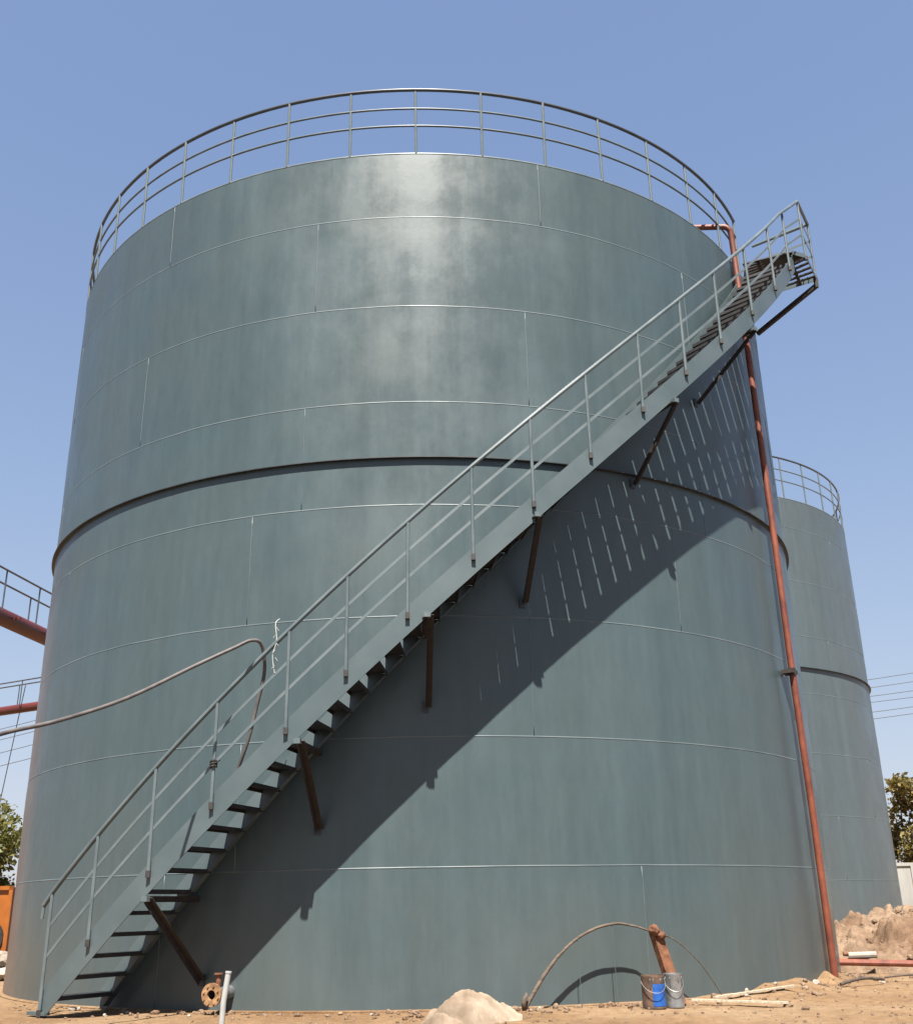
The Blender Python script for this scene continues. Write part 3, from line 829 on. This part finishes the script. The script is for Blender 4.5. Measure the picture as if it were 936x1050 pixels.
def tree(x, y, h, cr, ch, mat, label, seed, leaves=6000, leaf=.13, bare=0, cat='tree', taper=0.0):
    rn = random.Random(seed)
    t = thing('leafy_tree', label, cat, (x, y, 0), 'trees beyond the tanks')
    bm = bmesh.new()
    tr = [Vector((0, 0, -.1)), Vector((.06, .03, h * .25)), Vector((-.05, .05, h * .5)), Vector((.08, 0, h * .8))]
    tube(bm, tr, [.2, .16, .11, .04], 9)
    trunk = obj('trunk', bm, 'bark', t, smooth=True)
    bm = bmesh.new(); tips = []
    for k in range(26):
        z0 = h * rn.uniform(.2, .75); a = rn.uniform(0, 2 * pi)
        rr = cr * rn.uniform(.45, 1) * (1 - taper * (z0 / h)); up = rn.uniform(.3, 1.4) * ch * .25
        p0 = Vector((0, 0, z0)); p2 = Vector((cos(a) * rr, sin(a) * rr, min(h * .97, z0 + up))); p1 = p0.lerp(p2, .5) + Vector((0, 0, .15))
        tube(bm, [p0, p1, p2], [.05, .03, .012], 5); tips.append(p2); tips.append(p1)
    for k in range(bare):
        p0 = Vector((rn.uniform(-1, 1) * cr * .5 - cr * .3, rn.uniform(-.5, .5), h * .8)); p1 = p0 + Vector((-.35 + rn.uniform(-.3, .5), 0, .8)); p2 = p1 + Vector((rn.uniform(-.5, .7), 0, .35))
        tube(bm, [p0, p1, p2], [.04, .025, .01], 5); tips.append(p1 + Vector((.2, 0, .2)))
    obj('branch', bm, 'bark', t)
    bm = bmesh.new()
    blobs = []
    for k in range(48):
        a = rn.uniform(0, 2 * pi); zz = rn.uniform(-1.1, 1); q = sqrt(max(0, 1.25 - zz * zz)) * rn.uniform(.3, 1.0)
        cz = h - ch / 2 + zz * ch * .45
        sc_ = 1 - taper * max(0, zz)
        blobs.append((Vector((cos(a) * q * cr * .85 * sc_, sin(a) * q * cr * .85 * sc_, cz)), cr * rn.uniform(.18, .38)))
    for p in tips: blobs.append((p, cr * rn.uniform(.12, .22)))
    for k in range(leaves):
        c, s = rn.choice(blobs)
        v = Vector((rn.gauss(0, 1), rn.gauss(0, 1), rn.gauss(0, .8))); v = v.normalized() * s * rn.random() ** .45
        p = c + v
        d = Vector((rn.uniform(-1, 1), rn.uniform(-1, 1), rn.uniform(-1, .6))).normalized(); e = d.orthogonal().normalized()
        e = (Matrix.Rotation(rn.uniform(0, 6), 3, d) @ e); l = leaf * rn.uniform(.6, 1.3)
        q0 = bm.verts.new(p); q1 = bm.verts.new(p + d * l * .5 + e * l * .28); q2 = bm.verts.new(p + d * l); q3 = bm.verts.new(p + d * l * .5 - e * l * .28)
        bm.faces.new((q0, q1, q2, q3))
    obj('crown', bm, mat, t)
    return t
tree(25.6, 33.5, 6.6, 3.0, 5.6, 'leafy', 'olive-yellow bushy tree with bare top twigs behind the white wall', 4, 22000, .26, 3)
tree(-18.9, 25.5, 5.3, 3.0, 4.8, 'leafg', 'dense green tree behind the orange box at the left edge', 8, 22000, .24)
tree(-24.6, 28, 6.0, 2.8, 4.8, 'leafg', 'taller green tree further left behind the orange box', 12, 5000, .2)
tree(33, 35, 6.4, 3.1, 5.2, 'leafy', 'second olive tree further right behind the white wall', 21, 5000, .22)

# ---------------------------------------------------------------- power lines
def pole(x, y, h, label, arms):
    t = thing('utility_pole', label, 'pole', (x, y, 0), 'power poles far behind the tanks')
    bm = bmesh.new(); tube(bm, [(0, 0, -.2), (0, 0, h)], [.2, .13], 10); obj('mast', bm, 'concrete', t, smooth='auto')
    for z in arms:
        bm = bmesh.new(); beam(bm, (0, -.9, z), (0, .9, z), .1, .1); obj('cross_arm', bm, 'ring', t)
def wire(pts, label):
    bm = bmesh.new(); tube(bm, pts, .024, 5)
    o = to_base(obj('power_cable', bm, 'wire'), tuple(pts[0])); tag(o, label, 'cable', 'overhead power cables')
names = ['topmost', 'second from the top', 'third from the top', 'fourth from the top', 'fifth from the top', 'lowest']
rz0 = [(16.85, 17.27), (16.39, 16.73), (15.57, 15.83), (15.27, 15.45), (14.375, 14.63), (14.0, 14.26)]
for i, (za, zb) in enumerate(rz0):
    sl_ = .08 + (zb - za) / 3.2 * .4; x0 = 34.4
    f = lambda x: za + sl_ * (x - x0) + .0016 * (x - x0) ** 2
    dy = (i % 2) * 1.2 - .6
    wire([(x, 60 + dy, f(x)) for x in [8 + 3.35 * k for k in range(21)]], names[i] + ' of the overhead cables right of the far tank')
lz = [13.84, 13.34, 12.06, 11.36]
for i, za in enumerate(lz):
    f = lambda x: za + .245 * (x + 31.5) + .0025 * (x + 31.5) ** 2
    dy = (i % 2) * 1.2 - .6
    wire([(x, 60 + dy, f(x)) for x in [-60 + 2.75 * k for k in range(21)]], ['topmost', 'second', 'third', 'lowest'][i] + ' of the faint cables at the left edge under the red pipes')
pole(8, 60, 15.5, 'concrete power pole behind the tanks carrying the right-hand cables', (12.2, 13.6, 14.8))
pole(-5, 60, 23, 'taller concrete power pole behind the near tank carrying the left-hand cables', (19.9, 22))
pole(-60, 60, 9.5, 'concrete power pole far out to the left', (7.0, 9.0))
pole(75, 60, 23.5, 'concrete power pole far out to the right', (20, 22.5))
